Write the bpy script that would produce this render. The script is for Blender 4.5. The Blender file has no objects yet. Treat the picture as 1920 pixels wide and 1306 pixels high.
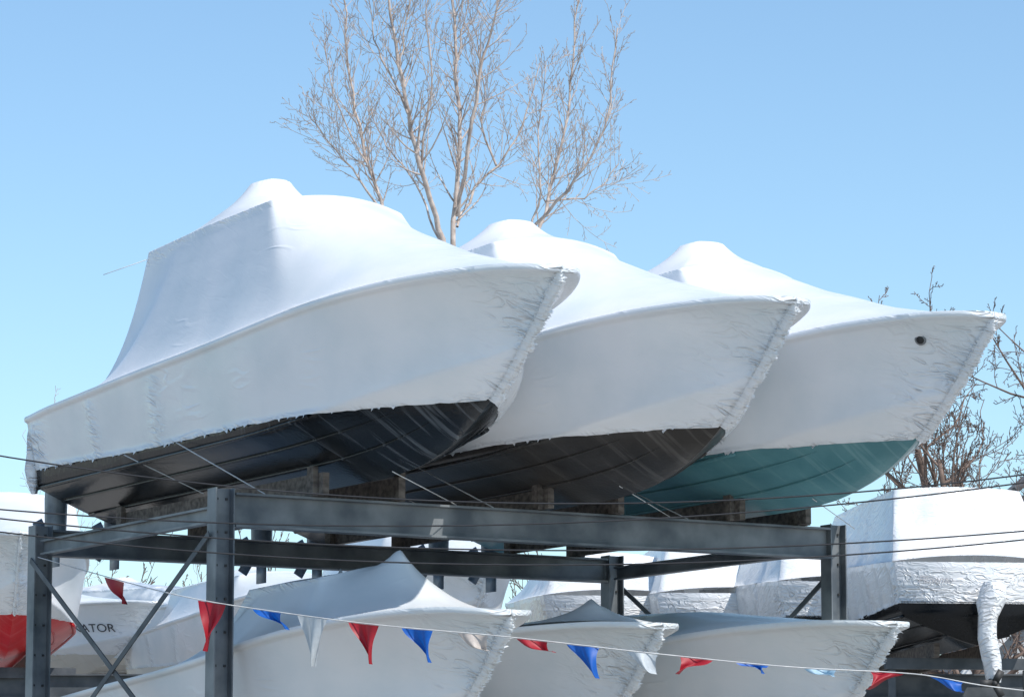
import bpy, math, random
from mathutils import Vector, Matrix, noise
sc=bpy.context.scene
COL=sc.collection
R=math.radians

# ------------------------------------------------------------------ helpers
def interp(P,x):
    n=len(P)
    if x<=P[0][0]: return P[0][1]
    if x>=P[-1][0]: return P[-1][1]
    def d(i): return (P[i+1][1]-P[i][1])/(P[i+1][0]-P[i][0])
    def m(i):
        if i==0: return d(0)
        if i==n-1: return d(n-2)
        a,b=d(i-1),d(i)
        return 0 if a*b<=0 else 2*a*b/(a+b)
    for i in range(n-1):
        if x<=P[i+1][0]:
            h=P[i+1][0]-P[i][0]; t=(x-P[i][0])/h
            return ((2*t**3-3*t*t+1)*P[i][1]+(t**3-2*t*t+t)*h*m(i)+(-2*t**3+3*t*t)*P[i+1][1]+(t**3-t*t)*h*m(i+1))
def lerp(a,b,t): return a+(b-a)*t
def sstep(a,b,x):
    t=max(0,min(1,(x-a)/(b-a))); return t*t*(3-2*t)

def mk(name,V,F,mats,idx=None,smooth=True,parent=None,attr=None):
    me=bpy.data.meshes.new(name); me.from_pydata([tuple(v) for v in V],[],F)
    if not isinstance(mats,(list,tuple)): mats=[mats]
    for m in mats: me.materials.append(m)
    if idx: me.polygons.foreach_set("material_index",idx)
    me.polygons.foreach_set("use_smooth",[smooth]*len(F))
    if attr:
        a=me.attributes.new("wr",'FLOAT','POINT'); a.data.foreach_set("value",attr)
    me.update()
    o=bpy.data.objects.new(name,me); COL.objects.link(o)
    if parent: o.parent=parent
    return o
def empty(name,loc=(0,0,0),rz=0,scale=1):
    e=bpy.data.objects.new(name,None); COL.objects.link(e)
    e.location=loc; e.rotation_euler=(0,0,rz); e.scale=(scale,)*3
    e.empty_display_size=.2
    return e
class MB:
    def __init__(s): s.V=[];s.F=[];s.I=[]
    def box(s,c,sx,sy,sz,ux=Vector((1,0,0)),uy=Vector((0,1,0)),uz=Vector((0,0,1)),mi=0):
        c=Vector(c); b=len(s.V)
        for k in (-1,1):
            for j in (-1,1):
                for i in (-1,1):
                    s.V.append(c+ux*(i*sx/2)+uy*(j*sy/2)+uz*(k*sz/2))
        for f in ((0,2,3,1),(4,5,7,6),(0,1,5,4),(2,6,7,3),(0,4,6,2),(1,3,7,5)):
            s.F.append(tuple(b+q for q in f)); s.I.append(mi)
    def bar(s,a,b,w,h,mi=0,up=Vector((0,0,1))):
        a=Vector(a);b=Vector(b);d=(b-a);L=d.length;d/=L
        y=up.cross(d).normalized(); z=d.cross(y)
        s.box((a+b)/2,L,w,h,d,y,z,mi)
    def tube(s,pts,rad,n=5,mi=0,cap=True):
        b=len(s.V); pts=[Vector(p) for p in pts]; m=len(pts)
        for i,p in enumerate(pts):
            d=(pts[min(i+1,m-1)]-pts[max(i-1,0)])
            d=d.normalized() if d.length>1e-9 else Vector((0,0,1))
            u=d.cross(Vector((.31,.95,.05))).normalized()
            v=d.cross(u); r=rad[i] if isinstance(rad,(list,tuple)) else rad
            for k in range(n):
                a=2*math.pi*k/n
                s.V.append(p+u*(r*math.cos(a))+v*(r*math.sin(a)))
        for i in range(m-1):
            for k in range(n):
                k2=(k+1)%n
                s.F.append((b+i*n+k,b+i*n+k2,b+(i+1)*n+k2,b+(i+1)*n+k)); s.I.append(mi)
        if cap:
            s.F.append(tuple(b+k for k in range(n))[::-1]); s.I.append(mi)
            s.F.append(tuple(b+(m-1)*n+k for k in range(n))); s.I.append(mi)
    def obj(s,name,mats,smooth=False,parent=None):
        return mk(name,s.V,s.F,mats,s.I,smooth,parent)

# ------------------------------------------------------------------ materials
def newmat(name):
    m=bpy.data.materials.new(name); m.use_nodes=True
    nt=m.node_tree; nt.nodes.clear()
    return m,nt,nt.nodes,nt.links
def simple(name,c1,c2,scale=3,rough=.6,metal=0,bump=.2,stretch=(1,1,1),spec=.5,detail=5,bd=.02,lo=.35,hi=.65):
    m,nt,ns,ln=newmat(name)
    out=ns.new('ShaderNodeOutputMaterial'); p=ns.new('ShaderNodeBsdfPrincipled')
    tc=ns.new('ShaderNodeTexCoord'); mp=ns.new('ShaderNodeMapping'); mp.inputs['Scale'].default_value=stretch
    nz=ns.new('ShaderNodeTexNoise'); nz.inputs['Scale'].default_value=scale; nz.inputs['Detail'].default_value=detail
    cr=ns.new('ShaderNodeValToRGB')
    cr.color_ramp.elements[0].position=lo; cr.color_ramp.elements[0].color=(*c1,1)
    cr.color_ramp.elements[1].position=hi; cr.color_ramp.elements[1].color=(*c2,1)
    bp=ns.new('ShaderNodeBump'); bp.inputs['Strength'].default_value=bump; bp.inputs['Distance'].default_value=bd
    ln.new(tc.outputs['Object'],mp.inputs[0]); ln.new(mp.outputs[0],nz.inputs['Vector'])
    ln.new(nz.outputs[0],cr.inputs[0]); ln.new(cr.outputs[0],p.inputs['Base Color'])
    ln.new(nz.outputs[0],bp.inputs['Height']); ln.new(bp.outputs[0],p.inputs['Normal'])
    p.inputs['Roughness'].default_value=rough; p.inputs['Metallic'].default_value=metal
    p.inputs['Specular IOR Level'].default_value=spec
    ln.new(p.outputs[0],out.inputs[0])
    return m
def wrapmat(name,col=(.88,.885,.9),trans=.12,bump=1.0):
    m,nt,ns,ln=newmat(name)
    def math_(op,a,b=None):
        n=ns.new('ShaderNodeMath'); n.operation=op
        for i,q in enumerate((a,b)):
            if q is None: continue
            if isinstance(q,(int,float)): n.inputs[i].default_value=q
            else: ln.new(q,n.inputs[i])
        return n.outputs[0]
    out=ns.new('ShaderNodeOutputMaterial'); p=ns.new('ShaderNodeBsdfPrincipled'); tr=ns.new('ShaderNodeBsdfTranslucent'); mx=ns.new('ShaderNodeMixShader')
    tc=ns.new('ShaderNodeTexCoord')
    n1=ns.new('ShaderNodeTexNoise'); n1.inputs['Scale'].default_value=.7; n1.inputs['Detail'].default_value=6; n1.inputs['Roughness'].default_value=.55
    cr=ns.new('ShaderNodeValToRGB'); cr.color_ramp.elements[0].position=.3; cr.color_ramp.elements[1].position=.58
    cr.color_ramp.elements[0].color=(col[0]*.81,col[1]*.87,col[2]*.89,1); cr.color_ramp.elements[1].color=(*col,1)
    ln.new(tc.outputs['Object'],n1.inputs['Vector']); ln.new(n1.outputs[0],cr.inputs[0])
    ln.new(cr.outputs[0],p.inputs['Base Color']); ln.new(cr.outputs[0],tr.inputs['Color'])
    mp=ns.new('ShaderNodeMapping'); mp.inputs['Scale'].default_value=(.6,1.7,1.9); mp.inputs['Rotation'].default_value=(0,.4,.2)
    n2=ns.new('ShaderNodeTexNoise'); n2.inputs['Scale'].default_value=1.4; n2.inputs['Detail'].default_value=2; n2.inputs['Roughness'].default_value=.35
    ln.new(tc.outputs['Object'],mp.inputs[0]); ln.new(mp.outputs[0],n2.inputs['Vector'])
    mp3=ns.new('ShaderNodeMapping'); mp3.inputs['Scale'].default_value=(.7,1.0,2.6); mp3.inputs['Rotation'].default_value=(.3,.5,.6)
    n4=ns.new('ShaderNodeTexNoise'); n4.inputs['Scale'].default_value=1.4; n4.inputs['Detail'].default_value=1; n4.inputs['Distortion'].default_value=.5
    ln.new(tc.outputs['Object'],mp3.inputs[0]); ln.new(mp3.outputs[0],n4.inputs['Vector'])
    rid=math_('SUBTRACT',1,math_('MULTIPLY',math_('ABSOLUTE',math_('SUBTRACT',n4.outputs[0],.5)),20)); rid=math_('MAXIMUM',rid,0)
    n5=ns.new('ShaderNodeTexNoise'); n5.inputs['Scale'].default_value=1.3; n5.inputs['Detail'].default_value=1
    ln.new(tc.outputs['Object'],n5.inputs['Vector'])
    gate=math_('MAXIMUM',math_('SUBTRACT',n5.outputs[0],.55),0)
    rid=math_('MULTIPLY',rid,math_('MULTIPLY',gate,.8))
    r1=ns.new('ShaderNodeMapping'); r1.inputs['Rotation'].default_value=(0,R(-20),0)
    mp2=ns.new('ShaderNodeMapping'); mp2.inputs['Scale'].default_value=(1.7,3,7.5)
    n3=ns.new('ShaderNodeTexNoise'); n3.inputs['Scale'].default_value=1.2; n3.inputs['Detail'].default_value=2.5; n3.inputs['Distortion'].default_value=1.2
    ln.new(tc.outputs['Object'],r1.inputs[0]); ln.new(r1.outputs[0],mp2.inputs[0]); ln.new(mp2.outputs[0],n3.inputs['Vector'])
    puck=math_('POWER',math_('MAXIMUM',math_('SUBTRACT',1,math_('MULTIPLY',math_('ABSOLUTE',math_('SUBTRACT',n3.outputs[0],.5)),7)),0),1.5)
    at=ns.new('ShaderNodeAttribute'); at.attribute_name='wr'
    puck=math_('MULTIPLY',math_('ADD',math_('MULTIPLY',puck,.4),n3.outputs[0]),at.outputs['Fac'])
    b1=ns.new('ShaderNodeBump'); b1.inputs['Strength'].default_value=.25*bump; b1.inputs['Distance'].default_value=.05
    b3=ns.new('ShaderNodeBump'); b3.inputs['Strength'].default_value=.6; b3.inputs['Distance'].default_value=.06
    b2=ns.new('ShaderNodeBump'); b2.inputs['Strength'].default_value=.9; b2.inputs['Distance'].default_value=.07
    ln.new(n2.outputs[0],b1.inputs['Height']); ln.new(rid,b3.inputs['Height']); ln.new(b1.outputs[0],b3.inputs['Normal'])
    ln.new(puck,b2.inputs['Height']); ln.new(b3.outputs[0],b2.inputs['Normal'])
    ln.new(b2.outputs[0],p.inputs['Normal'])
    p.inputs['Roughness'].default_value=.27; p.inputs['Specular IOR Level'].default_value=.6
    mx.inputs[0].default_value=trans
    ln.new(p.outputs[0],mx.inputs[1]); ln.new(tr.outputs[0],mx.inputs[2]); ln.new(mx.outputs[0],out.inputs[0])
    return m
def bottommat(name,c1,c2,streak,rough=.3,spec=.35):
    m,nt,ns,ln=newmat(name)
    out=ns.new('ShaderNodeOutputMaterial'); p=ns.new('ShaderNodeBsdfPrincipled')
    tc=ns.new('ShaderNodeTexCoord')
    n1=ns.new('ShaderNodeTexNoise'); n1.inputs['Scale'].default_value=2; n1.inputs['Detail'].default_value=8
    cr=ns.new('ShaderNodeValToRGB'); cr.color_ramp.elements[0].position=.35; cr.color_ramp.elements[1].position=.7
    cr.color_ramp.elements[0].color=(*c1,1); cr.color_ramp.elements[1].color=(*c2,1)
    mp=ns.new('ShaderNodeMapping'); mp.inputs['Scale'].default_value=(8,.5,.4); mp.inputs['Rotation'].default_value=(0,.35,.25)
    n2=ns.new('ShaderNodeTexNoise'); n2.inputs['Scale'].default_value=1.5; n2.inputs['Detail'].default_value=5
    c2r=ns.new('ShaderNodeValToRGB'); c2r.color_ramp.elements[0].position=.57; c2r.color_ramp.elements[1].position=.75
    c2r.color_ramp.elements[0].color=(0,0,0,1); c2r.color_ramp.elements[1].color=(.8,.8,.8,1)
    sx=ns.new('ShaderNodeSeparateXYZ'); ln.new(tc.outputs['Object'],sx.inputs[0])
    mr=ns.new('ShaderNodeMapRange'); mr.inputs[1].default_value=-1; mr.inputs[2].default_value=2; mr.inputs[3].default_value=.15; mr.inputs[4].default_value=1
    ln.new(sx.outputs[0],mr.inputs[0])
    mm=ns.new('ShaderNodeMath'); mm.operation='MULTIPLY'; ln.new(c2r.outputs[0],mm.inputs[0]); ln.new(mr.outputs[0],mm.inputs[1])
    mx=ns.new('ShaderNodeMix'); mx.data_type='RGBA'; mx.inputs[7].default_value=(*streak,1)
    ln.new(tc.outputs['Object'],n1.inputs['Vector']); ln.new(n1.outputs[0],cr.inputs[0])
    ln.new(tc.outputs['Object'],mp.inputs[0]); ln.new(mp.outputs[0],n2.inputs['Vector']); ln.new(n2.outputs[0],c2r.inputs[0])
    ln.new(mm.outputs[0],mx.inputs[0]); ln.new(cr.outputs[0],mx.inputs[6]); ln.new(mx.outputs[2],p.inputs['Base Color'])
    bp=ns.new('ShaderNodeBump'); bp.inputs['Strength'].default_value=.25; bp.inputs['Distance'].default_value=.01
    n3=ns.new('ShaderNodeTexNoise'); n3.inputs['Scale'].default_value=25; ln.new(tc.outputs['Object'],n3.inputs['Vector'])
    ln.new(n3.outputs[0],bp.inputs['Height']); ln.new(bp.outputs[0],p.inputs['Normal'])
    p.inputs['Roughness'].default_value=rough; p.inputs['Specular IOR Level'].default_value=spec
    ln.new(p.outputs[0],out.inputs[0]); return m

M_wrap=wrapmat('shrink_film')
M_wrap2=wrapmat('shrink_film_old',(.85,.85,.85))
M_black=bottommat('antifoul_black',(.004,.005,.006),(.010,.012,.015),(.17,.19,.21),.2,.28)
M_brown=bottommat('antifoul_grey',(.028,.025,.023),(.056,.05,.046),(.14,.13,.12),.28)
M_teal=bottommat('antifoul_teal',(.07,.20,.225),(.12,.28,.30),(.22,.38,.39),.3)
M_red=bottommat('antifoul_red',(.5,.008,.012),(.6,.015,.02),(.6,.1,.1))
M_cream=bottommat('gelcoat_cream',(.62,.6,.55),(.7,.68,.63),(.6,.55,.5))
M_steel=simple('galvanised_steel',(.075,.09,.105),(.21,.225,.235),2.2,.5,.2,.15,(1,1,1),detail=9)
M_steeld=simple('dark_steel',(.05,.06,.07),(.11,.12,.13),3,.6,.2,.15)
M_wood=simple('weathered_wood',(.07,.06,.053),(.18,.155,.135),3,.85,0,.25,(1,6,6))
M_wire=simple('wire_black',(.012,.012,.014),(.02,.02,.022),5,.5)
M_rope=simple('rope_pale',(.5,.5,.5),(.65,.65,.63),9,.8)
M_bark1=simple('bark_pale',(.33,.265,.23),(.58,.49,.43),6,.85,0,.3)
M_bark2=simple('bark_brown',(.10,.07,.055),(.22,.155,.125),6,.85,0,.3)
M_ground=simple('gravel',(.24,.235,.22),(.37,.355,.325),.8,.95,0,.4)
M_siding=simple('siding_grey',(.38,.40,.42),(.45,.47,.49),2,.7)
M_white=simple('white_paint',(.72,.73,.74),(.8,.8,.8),2,.5)
M_roof=simple('roof_shingle',(.08,.08,.085),(.15,.15,.155),12,.9)
M_glass=simple('window_glass',(.02,.025,.03),(.04,.045,.05),1,.1)
M_ink=simple('marker_ink',(.03,.03,.035),(.06,.06,.07),3,.7)
M_ink2=simple('pencil_ink',(.30,.30,.32),(.36,.36,.38),3,.7)
M_drive=simple('drive_grey',(.10,.13,.16),(.25,.30,.34),4,.4)
M_fit=simple('fitting_grey',(.18,.19,.20),(.26,.27,.28),4,.5)
M_dark=simple('bolt_dark',(.02,.02,.02),(.04,.04,.04),5,.6)
def flagm(n,c):
    m,nt,ns,ln=newmat(n)
    out=ns.new('ShaderNodeOutputMaterial'); p=ns.new('ShaderNodeBsdfPrincipled'); tr=ns.new('ShaderNodeBsdfTranslucent'); mx=ns.new('ShaderNodeMixShader')
    nz=ns.new('ShaderNodeTexNoise'); nz.inputs['Scale'].default_value=8
    mc=ns.new('ShaderNodeMix'); mc.data_type='RGBA'; mc.inputs[6].default_value=(*c,1); mc.inputs[7].default_value=(*[q*.7 for q in c],1)
    ln.new(nz.outputs[0],mc.inputs[0]); ln.new(mc.outputs[2],p.inputs['Base Color']); ln.new(mc.outputs[2],tr.inputs[0])
    p.inputs['Roughness'].default_value=.5; mx.inputs[0].default_value=.3
    ln.new(p.outputs[0],mx.inputs[1]); ln.new(tr.outputs[0],mx.inputs[2]); ln.new(mx.outputs[0],out.inputs[0]); return m
M_fr=flagm('pennant_red',(.45,.015,.03)); M_fb=flagm('pennant_blue',(.008,.13,.55)); M_fw=flagm('pennant_white',(.62,.67,.70)); M_ft=flagm('pennant_beige',(.62,.55,.50)); M_fl=flagm('pennant_pale',(.4,.6,.75))

# ------------------------------------------------------------------ rack frame
EYE=1.6
HD=Vector((.51,-.86,0)).normalized(); PT=Vector((-HD.y,HD.x,0))
YAW=math.atan2(HD.y,HD.x)
A=Vector((-2.80,33,0)); RL=7.25; RW=4.42
BEAM=EYE+3.47

# ------------------------------------------------------------------ shrink-wrapped boat
SH=[(-5.13,1.30),(-2.5,1.43),(0,1.54),(2,1.69),(3,1.745),(3.7,1.76),(4.18,1.74)]
BR=[(-5.13,1.20),(-4.3,1.25),(0,1.25),(1,1.21),(2,1.08),(2.6,.93),(3,.79),(3.4,.62),(3.7,.47),(3.95,.31),(4.1,.17),(4.18,.0)]
KZ=[(-5.13,.12),(.8,.12),(1.5,.16),(2.08,.27),(2.55,.44),(2.97,.67),(3.63,1.2),(4.0,1.55),(4.18,1.72)]
CB=[(-5.13,1.08),(0,1.10),(1,1.02),(2,.76),(2.8,.42),(3.4,.06),(3.5,0)]
CZ=[(-5.13,.53),(0,.56),(1,.62),(2,.76),(2.8,.92),(3.4,1.06),(4.18,1.72)]
def build_boat(name,loc,yaw,bottom,seed=0,wrap=None,scale=1,sheerk=1.0,bowup=0,
               top=(-3.04,-.1,.75,2.93),dome=(-1.6,.34,.22),crown=.10,pf=1.42,ps=1.5,pa=4.3,bumps=(),edge=.65,labels=(),drive=True,sheer0=1.7,
               lump=0,lipk=1.0,sm=1.3,tilt=.09,bowwr=1.0,fringe=1.0):
    wrap=wrap or M_wrap
    rng=random.Random(seed)
    root=empty(name,loc,yaw,scale)
    def zg(s): return sheer0+(interp(SH,s)-1.7)*sheerk+bowup*sstep(1,4.2,s)
    def zk(s): return min(interp(KZ,s),zg(s)-.02)
    def bat(s,z):
        B=interp(BR,s); g=zg(s); k=zk(s); c=max(interp(CZ,s),k); c=min(c,g-.01); cb=min(interp(CB,s),B)
        if z>=c:
            u=(z-c)/(g-c); p=lerp(1.0,1.95,sstep(0,3.2,s)); return cb+(B-cb)*u**p
        if c-k<1e-4: return 0
        u=max(0,(z-k)/(c-k)); return cb*u**.85
    def edg(s): return edge+.06*sstep(-2,-5,s)+.014*noise.noise(Vector((s*3,seed,0)))+.009*noise.noise(Vector((s*17,seed,3)))
    ss=[-5.13+ (0+5.13)*i/50 for i in range(50)]+[0+3*i/40 for i in range(40)]+[3+1.18*i/54 for i in range(55)]
    ss[-1]=4.18
    V=[];F=[];W=[]; nr=46
    for sd in (-1,1):
        b0=len(V)
        for s in ss:
            g=zg(s); e=max(edg(s),zk(s)); lp=min(1,interp(BR,s)/.12)*lipk
            B=interp(BR,s)
            rows=[(B+.035*lp,g),(B+.042*lp,g-.022),(B+.036*lp,g-.05),(B+.014*lp,g-.062)]
            for j in range(nr):
                z=lerp(min(g-.07,g),min(e,g-.071),j/(nr-1)); rows.append((bat(s,z)+.012*min(1,B/.12),z))
            for (b,z) in rows:
                patch=(.40+.9*max(0,noise.noise(Vector((s*1.5,z*2.2,seed*5.5+sd)))+.2))*bowwr
                w=math.exp(-(b/.20)**1.6)*sstep(1.8,3.0,s)*patch
                w+=.24*math.exp(-((s-3.5)/.33)**2)*patch*sstep(.9,1.2,z)
                w+= .75*math.exp(-((s+4.95)/.22)**2)*sstep(g,g-.3,z)
                w+= .4*math.exp(-((z-e)/.035)**2)
                vert=math.exp(-((s+3.25+.12*z)/.10)**2)+.8*math.exp(-((s+1.9-.1*z)/.13)**2)
                w+=.4*vert*sstep(g,g-.2,z)
                w+=.012+lump*.22
                nn=noise.noise(Vector((s*6,z*14,seed*3.1+sd)))+.6*noise.noise(Vector((s*13,z*30,seed*3.1+sd)))
                n2=noise.noise(Vector((s*.9,z*1.3,seed*1.7+sd*5)))
                vv=noise.noise(Vector((s*22,z*2.2,seed)))
                bb=b+ (.017*nn*min(w,1)+.010*n2+.030*vv*vert*sstep(g,g-.25,z)+lump*.06*noise.noise(Vector((s*3,z*1.5,seed))))*min(1,b/.1)
                V.append((s,sd*bb,z)); W.append(min(w,1.2))
        R_=nr+4
        for i in range(len(ss)-1):
            for j in range(R_-1):
                q=(b0+i*R_+j,b0+i*R_+j+1,b0+(i+1)*R_+j+1,b0+(i+1)*R_+j)
                F.append(q if sd<0 else q[::-1])
    R_=nr+4; nS=len(ss)
    for j in range(R_-1):
        a=j; b=j+1; c=nS*R_+j+1; d=nS*R_+j
        F.append((a,d,c,b))
    mk('wrapped_topsides',V,F,wrap,None,True,root,W)
    V=[];F=[]; nb=12
    for sd in (-1,1):
        b0=len(V)
        for s in ss:
            k=zk(s); e=max(edg(s)+.03,k)
            for j in range(nb):
                z=lerp(e,k,(j/(nb-1))); V.append((s,sd*bat(s,z),z))
        for i in range(nS-1):
            for j in range(nb-1):
                q=(b0+i*nb+j,b0+i*nb+j+1,b0+(i+1)*nb+j+1,b0+(i+1)*nb+j)
                F.append(q if sd<0 else q[::-1])
    for j in range(nb-1): F.append((j,nS*nb+j,nS*nb+j+1,j+1))
    mk('painted_bottom',V,F,bottom,None,True,root)
    mb=MB()
    for sd in (-1,1):
        for fr,se in ((.36,2.3),(.68,2.6)):
            pts=[]
            for i in range(40):
                s=-5.1+(se+5.1)*i/39; c=interp(CZ,s); k=zk(s)
                z=k+(c-k)*fr
                if z<k+.01 or z>edge-.05: continue
                pts.append((s,sd*(bat(s,z)+.002),z-.004))
            mb.tube(pts,[.018]*(len(pts)-4)+[.013,.008,.004,.001],4)
        pts=[(s,sd*(bat(s,interp(CZ,s))+.0),interp(CZ,s)-.01) for s in [-5.1+7.0*i/40 for i in range(41)] if interp(CZ,s)<edge+.01]
        if len(pts)>2: mb.tube(pts,.024,4)
    mb.obj('spray_strakes',bottom,True,root)
    # draped top
    s0,s1,w,zt=top
    def ztop(s): return zt+tilt*(min(1,max(0,(s-s0)/(s1-s0)))-.5)-.04*abs((s-s0)/(s1-s0)-.5)
    inner=[];outer=[];pw=[]
    def inn(s,b): return (s,b,ztop(s)+crown*(1-(b/w)**2))
    def gun(s,sd):
        B=interp(BR,s); lp=min(1,B/.12)*lipk; return (s,sd*(B+.035*lp),zg(s))
    nsd=54; nf=60; na=18
    for i in range(nsd):
        t=i/nsd; inner.append(inn(lerp(s0,s1,t),-w)); outer.append(gun(lerp(-5.13,sm,t),-1)); pw.append(lerp(pa,ps,sstep(0,.35,t)) if t<.35 else lerp(ps,pf,sstep(.8,1,t)*.5))
    for i in range(nf):
        t=i/nf
        inner.append(inn(s1+.10*(1-(2*t-1)**2),lerp(-w,w,t)))
        if t<.5: u=t*2; outer.append(gun(lerp(sm,4.18,1-(1-u)**1.6),-1))
        else: u=(1-t)*2; outer.append(gun(lerp(sm,4.18,1-(1-u)**1.6),1))
        pw.append(lerp(ps,pf,.5+.5*sstep(0,.25,min(t,1-t))))
    for i in range(nsd):
        t=1-i/nsd; inner.append(inn(lerp(s0,s1,t),w)); outer.append(gun(lerp(-5.13,sm,t),1)); pw.append(lerp(pa,ps,sstep(0,.35,t)) if t<.35 else lerp(ps,pf,sstep(.8,1,t)*.5))
    for i in range(na):
        t=i/na; inner.append(inn(s0-.04*(1-(2*t-1)**2),lerp(w,-w,t))); outer.append((-5.13,lerp(1.235,-1.235,t),zg(-5.13)+.10*(1-(2*t-1)**2))); pw.append(pa)
    n=len(inner)
    for it in range(1):
        inner=[tuple((inner[i-1][k]+2*inner[i][k]+inner[(i+1)%n][k])/4 for k in range(3)) for i in range(n)]
    for it in range(6): pw=[(pw[i-1]+2*pw[i]+pw[(i+1)%n])/4 for i in range(n)]
    V=[];F=[];W=[]
    nt_=36
    def addb(x,y,z):
        for (bs,bb,bh,br) in bumps:
            r=math.sqrt((x-bs)**2+(y-bb)**2+.0004); z+=bh*math.exp(-(r/br))*sstep(br*5,br*3,r)
        return z
    for j in range(nt_+1):
        u=(j/nt_)
        u=1-(1-u)**1.6
        for i in range(n):
            o=outer[i]; q=inner[i]
            x=lerp(o[0],q[0],u); y=lerp(o[1],q[1],u); f=u**pw[i]
            z=lerp(o[2],q[2],f)
            nn=noise.noise(Vector((x*1.1,y*1.6,z*1.2+seed*2.3)))
            sh=math.sin(math.pi*u)
            z+= .02*nn*sh
            fo=noise.noise(Vector((i*.22,u*1.1,seed*9.1)))
            z+= (.008+lump*.10)*fo*sh
            if lump: x+=lump*.12*noise.noise(Vector((i*.3,u*2,seed)))*sh
            if bumps: z=addb(x,y,z)
            V.append((x,y,z)); W.append(.45*math.exp(-(u/.03)**2)+ .28*math.exp(-((1-u)/.03)**2)+.01+lump*.2)
    ds,dh,dr=dome
    nc=24
    for j in range(1,nc):
        u=j/nc
        for i in range(n):
            q=inner[i]
            x=lerp(q[0],ds,u); y=lerp(q[1],0,u)
            z=ztop(x)+crown*(1-min(1,(y/w)**2))+.12*(u)*(1 if dh>0 else .4)
            r=math.hypot(x-ds,y)
            if dh>0:
                ff=1-.04*(r/dr)**2 if r<dr else .96*math.exp(-((r-dr)/.26))
                z+=dh*ff*sstep(0,.3,u)
            if bumps: z=addb(x,y,z)
            V.append((x,y,z)); W.append(.02)
    V.append((ds,0,ztop(ds)+crown+.12+dh)); W.append(0)
    rows=nt_+nc
    for j in range(rows-1):
        for i in range(n):
            i2=(i+1)%n
            F.append((j*n+i,j*n+i2,(j+1)*n+i2,(j+1)*n+i))
    last=(rows-1)*n; c=len(V)-1
    for i in range(n): F.append((last+i,last+(i+1)%n,c))
    mk('wrap_cover',V,F,wrap,None,True,root,W)
    # torn, bunched film along the stem, with frayed edges, curling to port
    V=[];F=[];W=[]
    pts=[]
    s=2.95
    while s<4.175:
        z=zk(s)
        if z>=edge-.02: pts.append(Vector((s,0,z)))
        s+=.005
    fw=Vector((.78,0,-.62))
    for lay in range(3):
        b=len(V)
        for i,p in enumerate(pts):
            taper=sstep(4.18,4.05,p.x)*.7+.3
            a1=noise.noise(Vector((i*.05,lay*7,seed))); a2=noise.noise(Vector((i*.38,lay*5,seed+4))); a3=noise.noise(Vector((i*.6,lay*9,seed+8)))
            wdt=max(.03,.095+.06*a1+.08*a2)*(1-.18*lay)*taper*fringe
            sbd=(.012+.05*max(0,a3+.15)*(1.3 if lay==0 else .5))*taper*fringe
            V.append(p+fw*(.004+.008*lay-.25*sbd)+Vector((0,-sbd,0)))
            V.append(p+fw*(.03+.016*lay+.022*a2)*taper+Vector((0,.15*wdt,0)))
            V.append(p+fw*(.035+.02*lay+.03*a1+.02*a3)*taper+Vector((0,.6*wdt,0)))
            V.append(p+fw*(.005+.03*lay+.03*a1)*taper+Vector((0,wdt,0))); W+= [.3]*4
        for i in range(len(pts)-1):
            for k in (0,1,2): F.append((b+4*i+k,b+4*i+k+1,b+4*i+5+k,b+4*i+4+k))
    for q in range(70):
        p=pts[rng.randrange(len(pts))]; l=rng.uniform(.02,.08)
        a=p+fw*.03+Vector((0,rng.uniform(.0,.07),0))
        d=Vector((rng.uniform(.0,.6),rng.uniform(.0,1),rng.uniform(-1,.5))).normalized()
        e=Vector((d.z,0,-d.x))*rng.uniform(.006,.018)
        b=len(V); V+= [a-e,a+e,a+d*l]; W+=[.3,.3,.3]; F.append((b,b+1,b+2))
    if V: mk('torn_film_edge',V,F,wrap,None,True,root,W)
    V=[];F=[];W=[]
    for sd in (-1,1):
        for q in range(30):
            s=rng.uniform(-5,2.6); z=edg(s); bb=bat(s,z)+.014
            l=rng.uniform(.02,.06); ww=rng.uniform(.01,.06)
            b=len(V); V+=[(s-ww,sd*bb,z+.004),(s+ww,sd*bb,z+.004),(s+rng.uniform(-ww,ww),sd*(bb+.01),z-l*.6)]; W+=[.5,.5,.5]
            F.append((b,b+1,b+2) if sd<0 else (b+2,b+1,b))
    mk('loose_film_tabs',V,F,wrap,None,False,root,W)
    for (txt,s,z,size,where,mat,shear) in labels:
        c=bpy.data.curves.new('lettering','FONT'); c.body=txt; c.size=size; c.shear=shear; c.align_x='CENTER'
        o=bpy.data.objects.new('tmp',c); me=bpy.data.meshes.new_from_object(o); bpy.data.objects.remove(o)
        for v in me.vertices:
            if where=='side':
                S=s+v.co.x; Z_=z+v.co.y; v.co=Vector((S,-(bat(S,Z_)+.035),Z_))
            else:
                v.co=Vector((-5.145,-v.co.x+s,z+v.co.y))
        me.materials.clear(); me.materials.append(mat)
        o=bpy.data.objects.new('lettering',me); COL.objects.link(o); o.parent=root
    if drive:
        mb=MB()
        for y in (-.72,.0):
            mb.tube([(-5.12,y,.75),(-5.35,y,.72),(-5.42,y,.45),(-5.42,y,.1),(-5.36,y,-.1)],[.10,.14,.13,.12,.07],8)
            mb.tube([(-5.75,y,.02),(-5.6,y,.02),(-5.3,y,.02),(-5.15,y,.02)],[.02,.07,.08,.03],8)
            mb.box((-5.42,y,-.2),.22,.02,.22)
            for a in range(3):
                an=a*2.094; dd=Vector((0,math.cos(an),math.sin(an)))
                mb.box(Vector((-5.68,y,.02))+dd*.13,.02,.12,.2,Vector((1,0,0)),Vector((0,dd.z,-dd.y)),dd)
        mb.obj('stern_drives',M_drive,True,root)
        V=[];F=[];W=[]; nk=14; prof=[(1.22,.03),(1.1,.06),(.9,.055),(.72,.075),(.58,.06),(.46,.03)]
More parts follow.
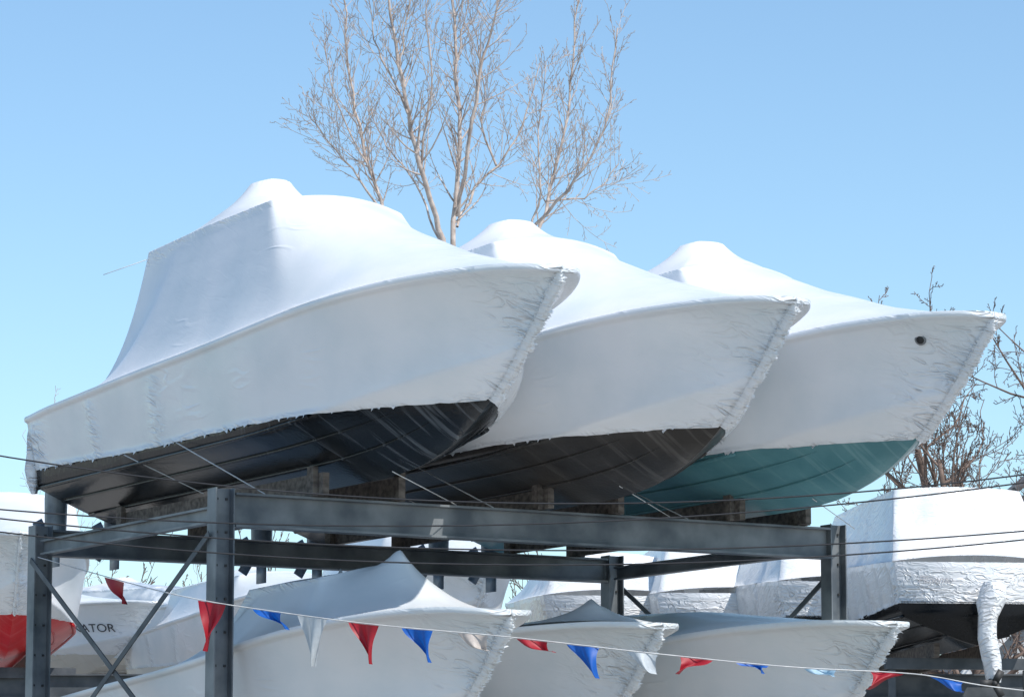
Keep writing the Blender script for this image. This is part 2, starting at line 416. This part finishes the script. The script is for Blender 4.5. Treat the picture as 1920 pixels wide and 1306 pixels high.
        for yy in (-1.14,1.14):
            b=len(V)
            for j,(z,r) in enumerate(prof):
                for i in range(nk):
                    a=6.2832*i/nk; rr=r*(1+.6*noise.noise(Vector((math.cos(a)*1.8,math.sin(a)*1.8+yy,z*4+seed))))
                    V.append((-5.14+rr*math.cos(a),yy*(1-.04*(1.2-z))+rr*math.sin(a),z)); W.append(.9)
            for j in range(len(prof)-1):
                for i in range(nk): F.append((b+j*nk+i,b+j*nk+(i+1)%nk,b+(j+1)*nk+(i+1)%nk,b+(j+1)*nk+i))
        mk('bunched_corner_film',V,F,wrap,None,True,root,W)
    return root

def on_rack(t,shift=0,H=3.47):
    p=A+PT*t+HD*shift; return (p.x,p.y,EYE+H)
SB=-.24
b1=build_boat('shrink_wrapped_boat',on_rack(1.42,SB,3.50),YAW,M_black,1,bowwr=.75)
b2=build_boat('shrink_wrapped_boat',on_rack(3.98,SB,3.42),YAW,M_brown,2,dome=(-1.0,.24,.24),top=(-3.0,-.1,.75,2.82),bowwr=.85)
b3=build_boat('shrink_wrapped_boat',on_rack(6.32,SB,3.44),YAW,M_teal,3,dome=(-.85,.26,.24),top=(-2.9,-.15,.75,2.74),bowup=.03,bowwr=1.2)
l1=build_boat('shrink_wrapped_boat',on_rack(1.42,-1.12,.45),YAW,M_black,4,top=(.1,1.65,.62,2.20),dome=(.9,0,.2),crown=.05,pf=2.2,ps=2.4,pa=5,sheerk=1.6,bumps=((2.1,0,.40,.26),),wrap=M_wrap2,drive=False,sm=2.0,tilt=0,bowwr=.8)
l2=build_boat('shrink_wrapped_boat',on_rack(3.95,-2.5,.52),YAW,M_black,5,top=(-2.6,.6,.7,1.92),dome=(-1.2,0,.2),crown=.05,pf=1.5,ps=1.6,pa=2.4,bumps=((2.9,0,.28,.3),),wrap=M_wrap2,drive=False,tilt=0,bowwr=.9)
l3=build_boat('shrink_wrapped_boat',on_rack(6.3,-1.85,.58),YAW,M_black,6,top=(-3.0,.9,.8,1.98),dome=(-1.2,0,.2),crown=.06,pf=1.3,ps=1.6,pa=2.4,wrap=M_wrap2,drive=False,tilt=0,bowwr=.9)
mb=MB(); n_=Vector((.45,-.75,-.48)).normalized(); c_=Vector((3.44,-.31,1.57))
mb.tube([c_-n_*.06,c_+n_*.02],[.064,.058],14); mb.tube([c_-n_*.05,c_+n_*.024],[.034,.04],14,mi=1)
mb.obj('through_hull_port',[M_fit,M_dark],True,b3)

# ------------------------------------------------------------------ steel rack
def ibeam(mb,a,b,h=.34,w=.18,tf=.022,tw=.014,mi=0):
    a=Vector(a);b=Vector(b); z=Vector((0,0,1))
    mb.bar(a-z*(tf/2),b-z*(tf/2),w,tf,mi); mb.bar(a-z*(h-tf/2),b-z*(h-tf/2),w,tf,mi)
    mb.bar(a-z*(h/2),b-z*(h/2),tw,h-2*tf-.001,mi)
def post(mb,p,zt,w=.19,zb=0.0,mi=0):
    c=Vector((p.x,p.y,(zt+zb)/2)); L=zt-zb; zz=Vector((0,0,1))
    mb.box(c+PT*(w/2),.014,w,L,PT,HD,zz,mi); mb.box(c-PT*(w/2),.014,w,L,PT,HD,zz,mi)
    mb.box(c,w-.016,.012,L,PT,HD,zz,mi)
    mb.box((p.x,p.y,zb+.012),.36,.36,.02,PT,HD,zz,mi)
    z=zt-.1
    while z>1.5:
        for s in (-1,1):
            mb.box(Vector((p.x,p.y,z))+HD*.012+PT*(s*.05),.022,.02,.022,PT,HD,zz,mi+1)
        z-=.32
rack=empty('steel_boat_rack',(0,0,0))
Pa=A.copy(); Pc=A+PT*RL; Pb=A-HD*RW; Pd=Pb+PT*RL
mb=MB()
for p in (Pa,Pb,Pc,Pd): post(mb,p,BEAM+.04)
mb.obj('posts',[M_steel,M_dark],False,rack)
mb=MB()
zt=BEAM; Z=Vector((0,0,1))
ibeam(mb,Pa+PT*.11+Z*zt+HD*.02,Pc-PT*.11+Z*zt+HD*.02,.33)
ibeam(mb,Pb+PT*.11+Z*zt,Pd-PT*.11+Z*zt,.28)
mb.obj('cross_beams',M_steel,False,rack)
mb=MB()
ibeam(mb,Pa-HD*.11+Z*(zt-.12),Pb+HD*.11+Z*(zt-.12),.16,.1)
ibeam(mb,Pc-HD*.11+Z*(zt-.10),Pd+HD*.11+Z*(zt-.10),.15,.1)
mb.obj('side_rails',M_steel,False,rack)
mb=MB()
def V3(p,z): return Vector((p.x,p.y,z))
o=PT*-.11
mb.bar(V3(Pb,zt-.33)+o,V3(Pa,zt-2.9)+o,.012,.06); mb.bar(V3(Pa,zt-.40)+o*1.15,V3(Pb,zt-2.8)+o*1.15,.012,.06)
o=PT*.11
mb.bar(V3(Pc,zt-.33)+o,V3(Pd,zt-2.9)+o,.012,.06); mb.bar(V3(Pd,zt-.33)+o*1.15,V3(Pc,zt-2.9)+o*1.15,.012,.06)
mb.obj('diagonal_braces',M_steeld,False,rack)
mb=MB()
for H in (.45,):
    ibeam(mb,Pa+PT*.11+Z*(EYE+H),Pc-PT*.11+Z*(EYE+H)); ibeam(mb,Pb+PT*.11+Z*(EYE+H),Pd-PT*.11+Z*(EYE+H))
mb.obj('lower_beams',M_steel,False,rack)
mb=MB()
for t in (1.42,3.98,6.32):
    for y in (-.42,.42):
        base=A+PT*(t+y)
        a=base+HD*.26+Z*(zt+.12); b=base-HD*(RW+.15)+Z*(zt+.12)
        mb.bar(a,b,.07,.22)
        for k in (0.10,-RW):
            c=base+HD*k+PT*(.066 if y>0 else -.066)+Z*(zt+.15)
            mb.box(c,.055,.13,.29,PT,HD,Z)
mb.obj('timber_bunks',M_wood,False,rack)
mb=MB()
for t,sh,H in ((1.45,-.78,.45),(3.98,-2.2,.54),(6.3,-1.6,.6)):
    for y in (-.42,.42):
        base=A+PT*(t+y); a=base+HD*.2+Z*(EYE+H+.14); b=base-HD*(RW+.1)+Z*(EYE+H+.14)
        mb.bar(a,b,.09,.27)
mb.obj('lower_timber_bunks',M_wood,False,rack)
mb=MB()
def bp(t,s,y,z): return A+PT*(t+y)+HD*s+Z*(zt+z)
for t in (1.42,3.98,6.32):
    mb.tube([bp(t,-1.55,-1.18,.66),bp(t,.1,-1.0,.0)],.006,5)
    mb.tube([bp(t,-2.8,-1.19,.66),bp(t,-1.9,-.7,.2)],.005,5)
    mb.tube([bp(t,1.2,-.2,.16),bp(t,.15,1.1,.0)],.005,5)
mb.tube([bp(1.42,-3.25,-.76,2.82),bp(1.42,-3.5,-1.15,2.66)],.004,5)
mb.obj('tie_down_ropes',M_rope,True,rack)

# ------------------------------------------------------------------ background boats and racks
def yawof(x,y): return math.atan2(y,x)
bgl=[]
def bg(loc,hd,mat,seed,**k):
    k.setdefault('wrap',M_wrap2); k.setdefault('drive',False); k.setdefault('tilt',0); k.setdefault('fringe',.5)
    o=build_boat('shrink_wrapped_boat',(loc[0],loc[1],EYE+loc[2]),yawof(*hd),mat,seed,**k)
    bgl.append((Vector((loc[0],loc[1],0)),Vector((hd[0],hd[1],0)).normalized(),EYE+loc[2],k.get('scale',1))); return o
bg((-7.85,53,2.85),(.2,-.98),M_red,11,top=(-3.0,1.2,1.0,2.50),dome=(-1,0,.2),crown=.12)
bg((-8.9,62.3,3.0),(.8,-.6),M_cream,12,top=(-3.0,.6,.7,2.1),dome=(-1,0,.2),scale=.82,labels=(('KATOR',2.75,1.12,.24,'side',M_ink,0),))
bg((-6.9,66.5,3.3),(.8,-.6),M_cream,13,top=(-3.0,.6,.9,2.1),dome=(-1,.15,.2),scale=.85,labels=(('ster',2.75,1.1,.26,'side',M_ink,.3),))
bg((-4.1,57.5,2.65),(.4,-.92),M_cream,14,top=(-3.0,1,.9,2.15),dome=(-1,.1,.2),scale=.9)
bg((-1.5,56.5,2.95),(.3,-.95),M_cream,19,top=(-3.0,1,.9,2.45),dome=(-1,.1,.2),scale=.95)
bg((1.2,61,2.9),(-.1,.99),M_black,15,top=(-4.2,0,.9,2.0),dome=(-1,0,.2),pa=1.4,lump=.8,lipk=0)
bg((3.0,60,2.95),(-.1,.99),M_black,16,top=(-4.0,0,.9,2.3),dome=(-1,0,.2),pa=1.3,lump=.8,lipk=0,scale=.95)
bg((4.45,57,2.95),(-.15,.99),M_black,17,top=(-4.3,0,.95,2.05),dome=(-1,0,.2),pa=1.3,lump=.8,lipk=0,scale=.92,labels=(('Barcano',.2,.98,.15,'transom',M_ink2,.4),))
h4=bg((6.0,54,2.85),(-.12,.99),M_black,18,top=(-4.1,0,.95,2.45),dome=(-1,0,.2),pa=1.3,ps=2.2,crown=.05,lump=.8,lipk=0,labels=(('Pimento',.62,1.0,.15,'transom',M_ink2,.4),))
V=[];F=[];W=[]; nk=16; prof=[(1.0,.12),(.9,.17),(.7,.18),(.5,.14),(.2,.12),(-.1,.12),(-.3,.11),(-.42,.09)]
for j,(z,r) in enumerate(prof):
    for i in range(nk):
        a=6.2832*i/nk; rr=r*(1+.4*noise.noise(Vector((math.cos(a)*1.5,math.sin(a)*1.5,z*3))))
        V.append((-5.4+rr*math.cos(a)*1.2,-.1+rr*math.sin(a)+.05*math.sin(z*5),z)); W.append(.6)
for j in range(len(prof)-1):
    for i in range(nk): F.append((j*nk+i,j*nk+(i+1)%nk,(j+1)*nk+(i+1)%nk,(j+1)*nk+i))
mk('bagged_outboard',V,F,M_wrap2,None,True,h4,W)
mb=MB()
mb.tube([(-5.65,-.1,-.45),(-5.45,-.1,-.42),(-5.2,-.1,-.45)],[.03,.07,.03],8)
for a in range(3):
    an=a*2.094; dd=Vector((0,math.cos(an),math.sin(an)))
    mb.box(Vector((-5.58,-.1,-.44))+dd*.12,.02,.1,.18,Vector((1,0,0)),Vector((0,dd.z,-dd.y)),dd)
mb.obj('propeller',M_dark,True,h4)

rk=empty('steel_boat_rack',(0,0,0))
mb=MB()
for y,(zz) in ((52.5,EYE+2.75),(59,EYE+2.75)):
    ibeam(mb,(-12,y,zz),(8.6,y,zz),.36,.2)
for y in (52.5,59):
    for x in (-11.5,-4.4,.2,7.75):
        mb.box((x,y,(EYE+2.38)/2),.2,.12,EYE+2.38)
for c,hd,z,s in bgl:
    pt=Vector((-hd.y,hd.x,0))
    for k in (.6,-4.0):
        a=c+hd*k*s
        mb.bar(a-pt*1.1+Z*(z-.08),a+pt*1.1+Z*(z-.08),.12,.16)
        for q in (-1,1):
            f=a+pt*q*1.0; mb.box((f.x,f.y,(z-.17)/2),.1,.1,z-.17)
mb.obj('frame',M_steeld,False,rk)
mb=MB()
for c,hd,z,s in bgl:
    pt=Vector((-hd.y,hd.x,0))
    for y in (-.4,.4):
        mb.bar(c+pt*y+hd*.9*s+Z*(z+.1),c+pt*y-hd*4.3*s+Z*(z+.1),.08,.2)
mb.obj('timber_bunks',M_wood,False,rk)

# ------------------------------------------------------------------ pennant string
st=[(-5.05,36.6,3.16),(-4.25,35.5,2.88),(-2.98,32.7,2.42),(-2.35,32.2,2.29),(-1.25,31.3,2.09),(0,30.6,1.93),(1.28,30.2,1.76),(2.5,30.0,1.63),(3.48,29.9,1.57),(4.1,29.8,1.46),(6.5,29.6,1.2)]
def along(x):
    P1=[(p[0],p[1]) for p in st]; P2=[(p[0],p[2]) for p in st]
    return Vector((x,interp(P1,x),EYE+interp(P2,x)))
pn=empty('pennant_string',(0,0,0))
mb=MB(); mb.tube([along(-5.05+11.5*i/120) for i in range(121)],.005,4); mb.obj('cord',M_rope,True,pn)
rng=random.Random(5)
pl=[(-4.05,M_fr,.8,.5),(-2.83,M_fr,1.25,-.25),(-2.28,M_fb,.55,.9),(-1.85,M_fw,1.15,.1),(-1.35,M_fr,.95,.35),(-.85,M_fb,.8,.55),(-.35,M_ft,.55,.6),(.18,M_fr,.45,.9),(.62,M_fb,.75,.6),(1.13,M_fw,.6,.6),(1.62,M_fr,.4,-.8),(2.1,M_fb,.2,.4),(2.68,M_fl,.25,.5),(3.25,M_fr,.35,-.8),(3.75,M_fb,.3,.6)]
for (x,m,ln_,sw) in pl:
    V=[];F=[]; wd=.28; L=.37*ln_; ph=rng.uniform(0,6); nu,nv=8,10; tw=rng.uniform(-.5,.6)
    for j in range(nv+1):
        v=j/nv
        for i in range(nu+1):
            u=i/nu
            p0=along(x+wd*(u-.5)*(1-v))
            fold=.045*math.sin(ph+u*4+v*3)*v+.025*math.sin(u*7+ph)
            rx=wd*(u-.5)*(1-v)*(math.cos(tw*v*1.5)-1)
            V.append(Vector((p0.x+rx+sw*(v**1.4)*.22+fold*.4,p0.y+fold-.1*abs(sw)*v+wd*(u-.5)*math.sin(tw*v*1.5)*(1-v),p0.z-L*v*(1-.15*v*abs(sw))+.035*math.sin(v*5+ph)*v-.008)))
    for j in range(nv):
        for i in range(nu):
            a=j*(nu+1)+i; F.append((a,a+1,a+nu+2,a+nu+1))
    mk('pennant',V,F,m,None,True,pn)

# ------------------------------------------------------------------ overhead wires with poles
wr=empty('overhead_wires',(0,0,0)); mb=MB()
for (p,q,r) in (((-3,2.32),(.59,2.04),(3,2.21)),((-3,2.006),(.125,1.92),(3,2.163)),((-3,1.953),(.125,1.766),(3,1.88)),((-3,1.875),(-.5,1.69),(3,1.83))):
    def f(x):
        return p[1]*(x-q[0])*(x-r[0])/((p[0]-q[0])*(p[0]-r[0]))+q[1]*(x-p[0])*(x-r[0])/((q[0]-p[0])*(q[0]-r[0]))+r[1]*(x-p[0])*(x-q[0])/((r[0]-p[0])*(r[0]-q[0]))
    mb.tube([(-11+22*i/90,20,EYE+f(-11+22*i/90)) for i in range(91)],.005,5)
mb.obj('wires',M_wire,True,wr)
for x in (-11,11):
    e=empty('utility_pole',(x,20,0)); mb=MB(); mb.tube([(0,0,0),(0,0,9)],[.17,.12],10); mb.box((0,0,8.4),1.8,.1,.12)
    mb.obj('pole',M_wood,True,e)

# ------------------------------------------------------------------ bare trees
def grow(mb,p,d,L,r,counts,rng,up,wig,ang,minr,klen):
    seg=7 if len(counts)>1 else (5 if counts else 4)
    pts=[p.copy()];rad=[r]; d=d.normalized(); q=p.copy()
    for i in range(seg):
        d=(d+Vector((rng.gauss(0,wig),rng.gauss(0,wig),rng.gauss(0,wig)+up*.25))).normalized()
        q=q+d*(L/seg); pts.append(q.copy()); rad.append(max(minr,r*(1-(i+1)/seg*.8)))
    mb.tube(pts,rad,5 if len(counts)>1 else 3,cap=False)
    if counts: kids(mb,pts,rad,L,counts,rng,up,wig,ang,minr,klen,.15)
def kids(mb,pts,rad,L,counts,rng,up,wig,ang,minr,klen,start):
    m=len(pts)-1; n=counts[0]
    for k in range(n):
        t=start+(1-start)*(k+rng.random())/n; f=min(t*m,m-.001); i=int(f)
        a=pts[i].lerp(pts[i+1],f-i); dd=(pts[i+1]-pts[i]).normalized()
        az=rng.uniform(0,6.283); an=R(rng.uniform(*ang))
        s=dd.cross(Vector((math.cos(az),math.sin(az),.01))).normalized()
        nd=dd*math.cos(an)+s*math.sin(an)
        l=L*klen*rng.uniform(.45,1.25)*(1.15-t*.6)
        grow(mb,a,nd,l,max(minr,rad[i]*.42),counts[1:],rng,up,wig,ang,minr,klen)
K=.0096
rng=random.Random(3)
tx,ty=-1.03,60
def lp(u,v,w=0): return Vector((tx+(u-850)*K,ty+w,EYE+(1600-v)*K))
stems=[([(850,900,0),(848,700,0),(850,560,0),(852,440,.0),(858,330,.1),(862,230,.3),(852,120,.5),(845,0,.6),(842,-120,.6)],.065),
([(850,660,0),(835,500,-.3),(815,440,-.5),(788,350,-.8),(768,260,-1),(750,170,-1.2),(735,80,-1.2),(725,-60,-1.3)],.062),
([(850,560,0),(820,470,.3),(800,400,.6),(765,330,.9),(740,300,1.1),(715,262,1.2),(690,200,1.3)],.025),
([(850,760,0),(780,560,.4),(728,430,.8),(702,360,1.0),(680,290,1.2),(662,200,1.3),(645,100,1.4),(632,-40,1.5)],.05),
([(790,590,.4),(720,420,.4),(672,350,.4),(630,300,.3),(598,262,.2),(580,235,.2)],.026),
([(690,320,1.1),(640,230,1.1),(615,150,1.1),(600,70,1.1)],.018),
([(852,430,0),(872,330,-.4),(890,230,-.7),(905,150,-.8),(930,70,-.9),(950,-20,-.9)],.042),
([(853,450,0),(885,370,.5),(930,320,.7),(965,270,.8),(990,200,.9),(1010,120,.9)],.028),
([(850,800,0),(930,600,.5),(985,480,.9),(1020,400,1.2),(1042,310,1.4),(1065,210,1.5),(1072,110,1.5),(1085,-20,1.5)],.045),
([(930,600,.5),(985,470,-.3),(1040,415,-.6),(1090,360,-.9),(1125,290,-1),(1140,210,-1),(1150,100,-1)],.036),
([(930,610,.5),(990,470,-.6),(1010,400,-.6),(1005,330,-.6),(1010,250,-.5),(1020,150,-.5)],.026),
([(1020,410,-.4),(1090,400,-.2),(1130,370,0),(1155,330,.1)],.018),
([(790,355,-.8),(800,280,-1),(815,200,-1.2),(800,100,-1.2),(805,0,-1.2)],.024),
([(930,320,.7),(900,250,.7),(905,180,.7),(890,60,.7)],.022),
([(768,260,-1),(720,160,-1),(700,100,-1),(690,30,-1)],.022),
([(750,170,-1.2),(765,90,-1.2),(775,0,-1.2)],.018),([(852,120,.5),(870,50,.5),(880,-40,.5)],.018)]
ct=empty('bare_tree',(0,0,0)); mb=MB()
for pts,r in stems:
    ps=[lp(*q) for q in pts]
    dn=[]
    for i in range(len(ps)-1):
        for k in range(3):
            q=ps[i].lerp(ps[i+1],k/3)+Vector((rng.gauss(0,.02),rng.gauss(0,.04),0)); dn.append(q)
    dn.append(ps[-1]); m=len(dn)
    rad=[max(.009,r*(1-.70*i/(m-1))) for i in range(m)]
    mb.tube(dn,rad,6,cap=False)
    L=sum((dn[i+1]-dn[i]).length for i in range(m-1))
    kids(mb,dn,rad,4.6,[int(12+L*3.4),6,3],rng,.35,.055,(25,62),.0042,.29,.36 if L>4 else .08)
mb.tube([lp(850,900),Vector((tx,ty,3)),Vector((tx,ty,0))],[.12,.17,.24],8,cap=False)
mb.obj('limbs_and_twigs',M_bark1,True,ct)

def gtree(name,base,h,r,seed,lean=(0,0),mat=None,counts=(22,9,6,3),spread=(28,65),up=.2,klen=.42,minr=.007,start=.25):
    rng=random.Random(seed); e=empty(name,base); mb=MB()
    p=Vector((0,0,0)); pts=[p.copy()];rad=[r]
    d=Vector((lean[0],lean[1],1)).normalized()
    for i in range(10):
        d=(d+Vector((rng.gauss(0,.08),rng.gauss(0,.08),.1))).normalized(); p=p+d*(h*.8/10); pts.append(p.copy()); rad.append(r*(1-.8*(i+1)/10))
    mb.tube(pts,rad,7,cap=False)
    kids(mb,pts,rad,h,list(counts),rng,up,.16,spread,minr,klen,start)
    mb.obj('limbs_and_twigs',mat or M_bark2,True,e); return e
gtree('bare_tree',(8.25,60.5,0),11.2,.22,31,klen=.36,start=.4)
gtree('bare_tree',(9.45,63,0),14.0,.26,22,klen=.34,start=.35)
gtree('bare_tree',(9.7,69,0),14.5,.22,33,klen=.34,start=.4)
gtree('bare_tree',(8.15,72,0),11.6,.18,23,klen=.36,counts=(20,8,5,3),start=.4)
gtree('bare_tree',(8.2,80,0),11.6,.16,25,klen=.34,counts=(20,7,5,3),start=.4)
gtree('bare_tree',(-10.3,70,0),11.8,.12,24,mat=M_bark1,minr=.005,counts=(14,6,4))
rng=random.Random(9); tl=MB()
for i in range(26):
    x=-26+52*i/25+rng.uniform(-1,1); y=rng.uniform(100,118); h=rng.uniform(9.5,12)
    if 9<x<24: h+=2
    p=Vector((x,y,0)); grow(tl,p,Vector((rng.uniform(-.1,.1),0,1)),h,.16,[10,6,4],rng,.4,.1,(22,50),.012,.42)
tl.obj('distant_tree_line',M_bark2,True)

# ------------------------------------------------------------------ houses
hs=empty('clapboard_house',(13.0,66,0))
mb=MB(); W=4.0; ez=5.4; rz=9.4
z=0
while z<rz:
    if z<ez: w=W
    else: w=W*(1-(z-ez)/(rz-ez))
    w2=W if z+.14<ez else max(.02,W*(1-(z+.14-ez)/(rz-ez)))
    b=len(mb.V); mb.V+=[Vector((-w,-.03,z)),Vector((w,-.03,z)),Vector((min(w,w2),0,z+.14)),Vector((-min(w,w2),0,z+.14)),Vector((-w,0,z)),Vector((w,0,z))]
    mb.F+=[(b,b+1,b+2,b+3),(b,b+4,b+5,b+1)]; mb.I+=[0,0]
    z+=.14
mb.box((-W+.01,4,ez/2),.02,7.9,ez); mb.box((W-.01,4,ez/2),.02,7.9,ez)
mb.obj('walls',M_siding,False,hs)
mb=MB()
for sd in (-1,1):
    a=Vector((0,4,rz+.1)); b_=Vector((sd*(W+.4),4,ez-.3)); d=(b_-a)
    mb.box((a+b_)/2,d.length,8.8,.12,d.normalized(),Vector((0,1,0)),d.normalized().cross(Vector((0,1,0))))
mb.obj('roof',M_roof,False,hs)
mb=MB()
for sd in (-1,1):
    a=Vector((0,-.46,rz+.02)); b_=Vector((sd*(W+.42),-.46,ez-.4)); mb.bar(a,b_,.05,.2)
WN=((-3.3,4.3),(-1.2,4.3),(1.5,4.3),(-2.2,1.4))
for wx,wz in WN:
    for q in ((-.45,0,.08,1.3),(.45,0,.08,1.3),(0,.65,.98,.08),(0,-.65,.98,.08),(0,0,.85,.05)):
        mb.box((wx+q[0],-.06,wz+q[1]),q[2],.06,q[3])
mb.obj('trim',M_white,False,hs)
mb=MB()
for wx,wz in WN: mb.box((wx,-.04,wz),.86,.02,1.28)
mb.obj('windows',M_glass,False,hs)
h2_=empty('white_house',(15.3,80,0)); mb=MB()
mb.box((0,3,5.1),6.0,5,10.2,mi=0)
mb.obj('walls',M_white,False,h2_)
mb=MB(); 
for sd in (-1,1):
    a=Vector((0,3,13.0)); b_=Vector((sd*3.5,3,10.1)); d=b_-a
    mb.box((a+b_)/2,d.length,5.8,.16,d.normalized(),Vector((0,1,0)),d.normalized().cross(Vector((0,1,0))))
mb.obj('roof',M_roof,False,h2_)

# ------------------------------------------------------------------ ground
V=[(-2500,-300,0),(2500,-300,0),(2500,4000,0),(-2500,4000,0)]
mk('ground',V,[(0,1,2,3)],M_ground,None,False)

# ------------------------------------------------------------------ light, sky, camera
sd=Vector((.43,-.42,.79)).normalized()
el=math.asin(sd.z); az=math.atan2(sd.x,sd.y)
w=bpy.data.worlds.new('World'); sc.world=w; w.use_nodes=True; nt=w.node_tree
bg_=nt.nodes['Background']; sk=nt.nodes.new('ShaderNodeTexSky'); sk.sky_type='NISHITA'; sk.sun_disc=False
sk.sun_elevation=el; sk.sun_rotation=az; sk.air_density=1.0; sk.dust_density=.5; sk.ozone_density=2.6; sk.altitude=0
vm=nt.nodes.new('ShaderNodeVectorMath'); vm.operation='MULTIPLY'; vm.inputs[1].default_value=(1.08,1.2,1.2)
nt.links.new(sk.outputs[0],vm.inputs[0]); nt.links.new(vm.outputs[0],bg_.inputs[0]); bg_.inputs[1].default_value=.15
L=bpy.data.lights.new('sun','SUN'); L.energy=5.0; L.angle=R(.5); L.color=(1,.955,.90)
lo=bpy.data.objects.new('sun',L); COL.objects.link(lo); lo.rotation_euler=(-sd).to_track_quat('-Z','Y').to_euler(); lo.location=(20,0,30)
cam=bpy.data.cameras.new('camera'); co=bpy.data.objects.new('camera',cam); COL.objects.link(co)
co.location=(0,0,EYE); cam.sensor_width=36; cam.lens=121; cam.clip_start=.1; cam.clip_end=6000
co.rotation_euler=(R(90+8.40),0,0)
sc.camera=co
sc.view_settings.view_transform='Standard'; sc.view_settings.look='None'; sc.view_settings.exposure=0
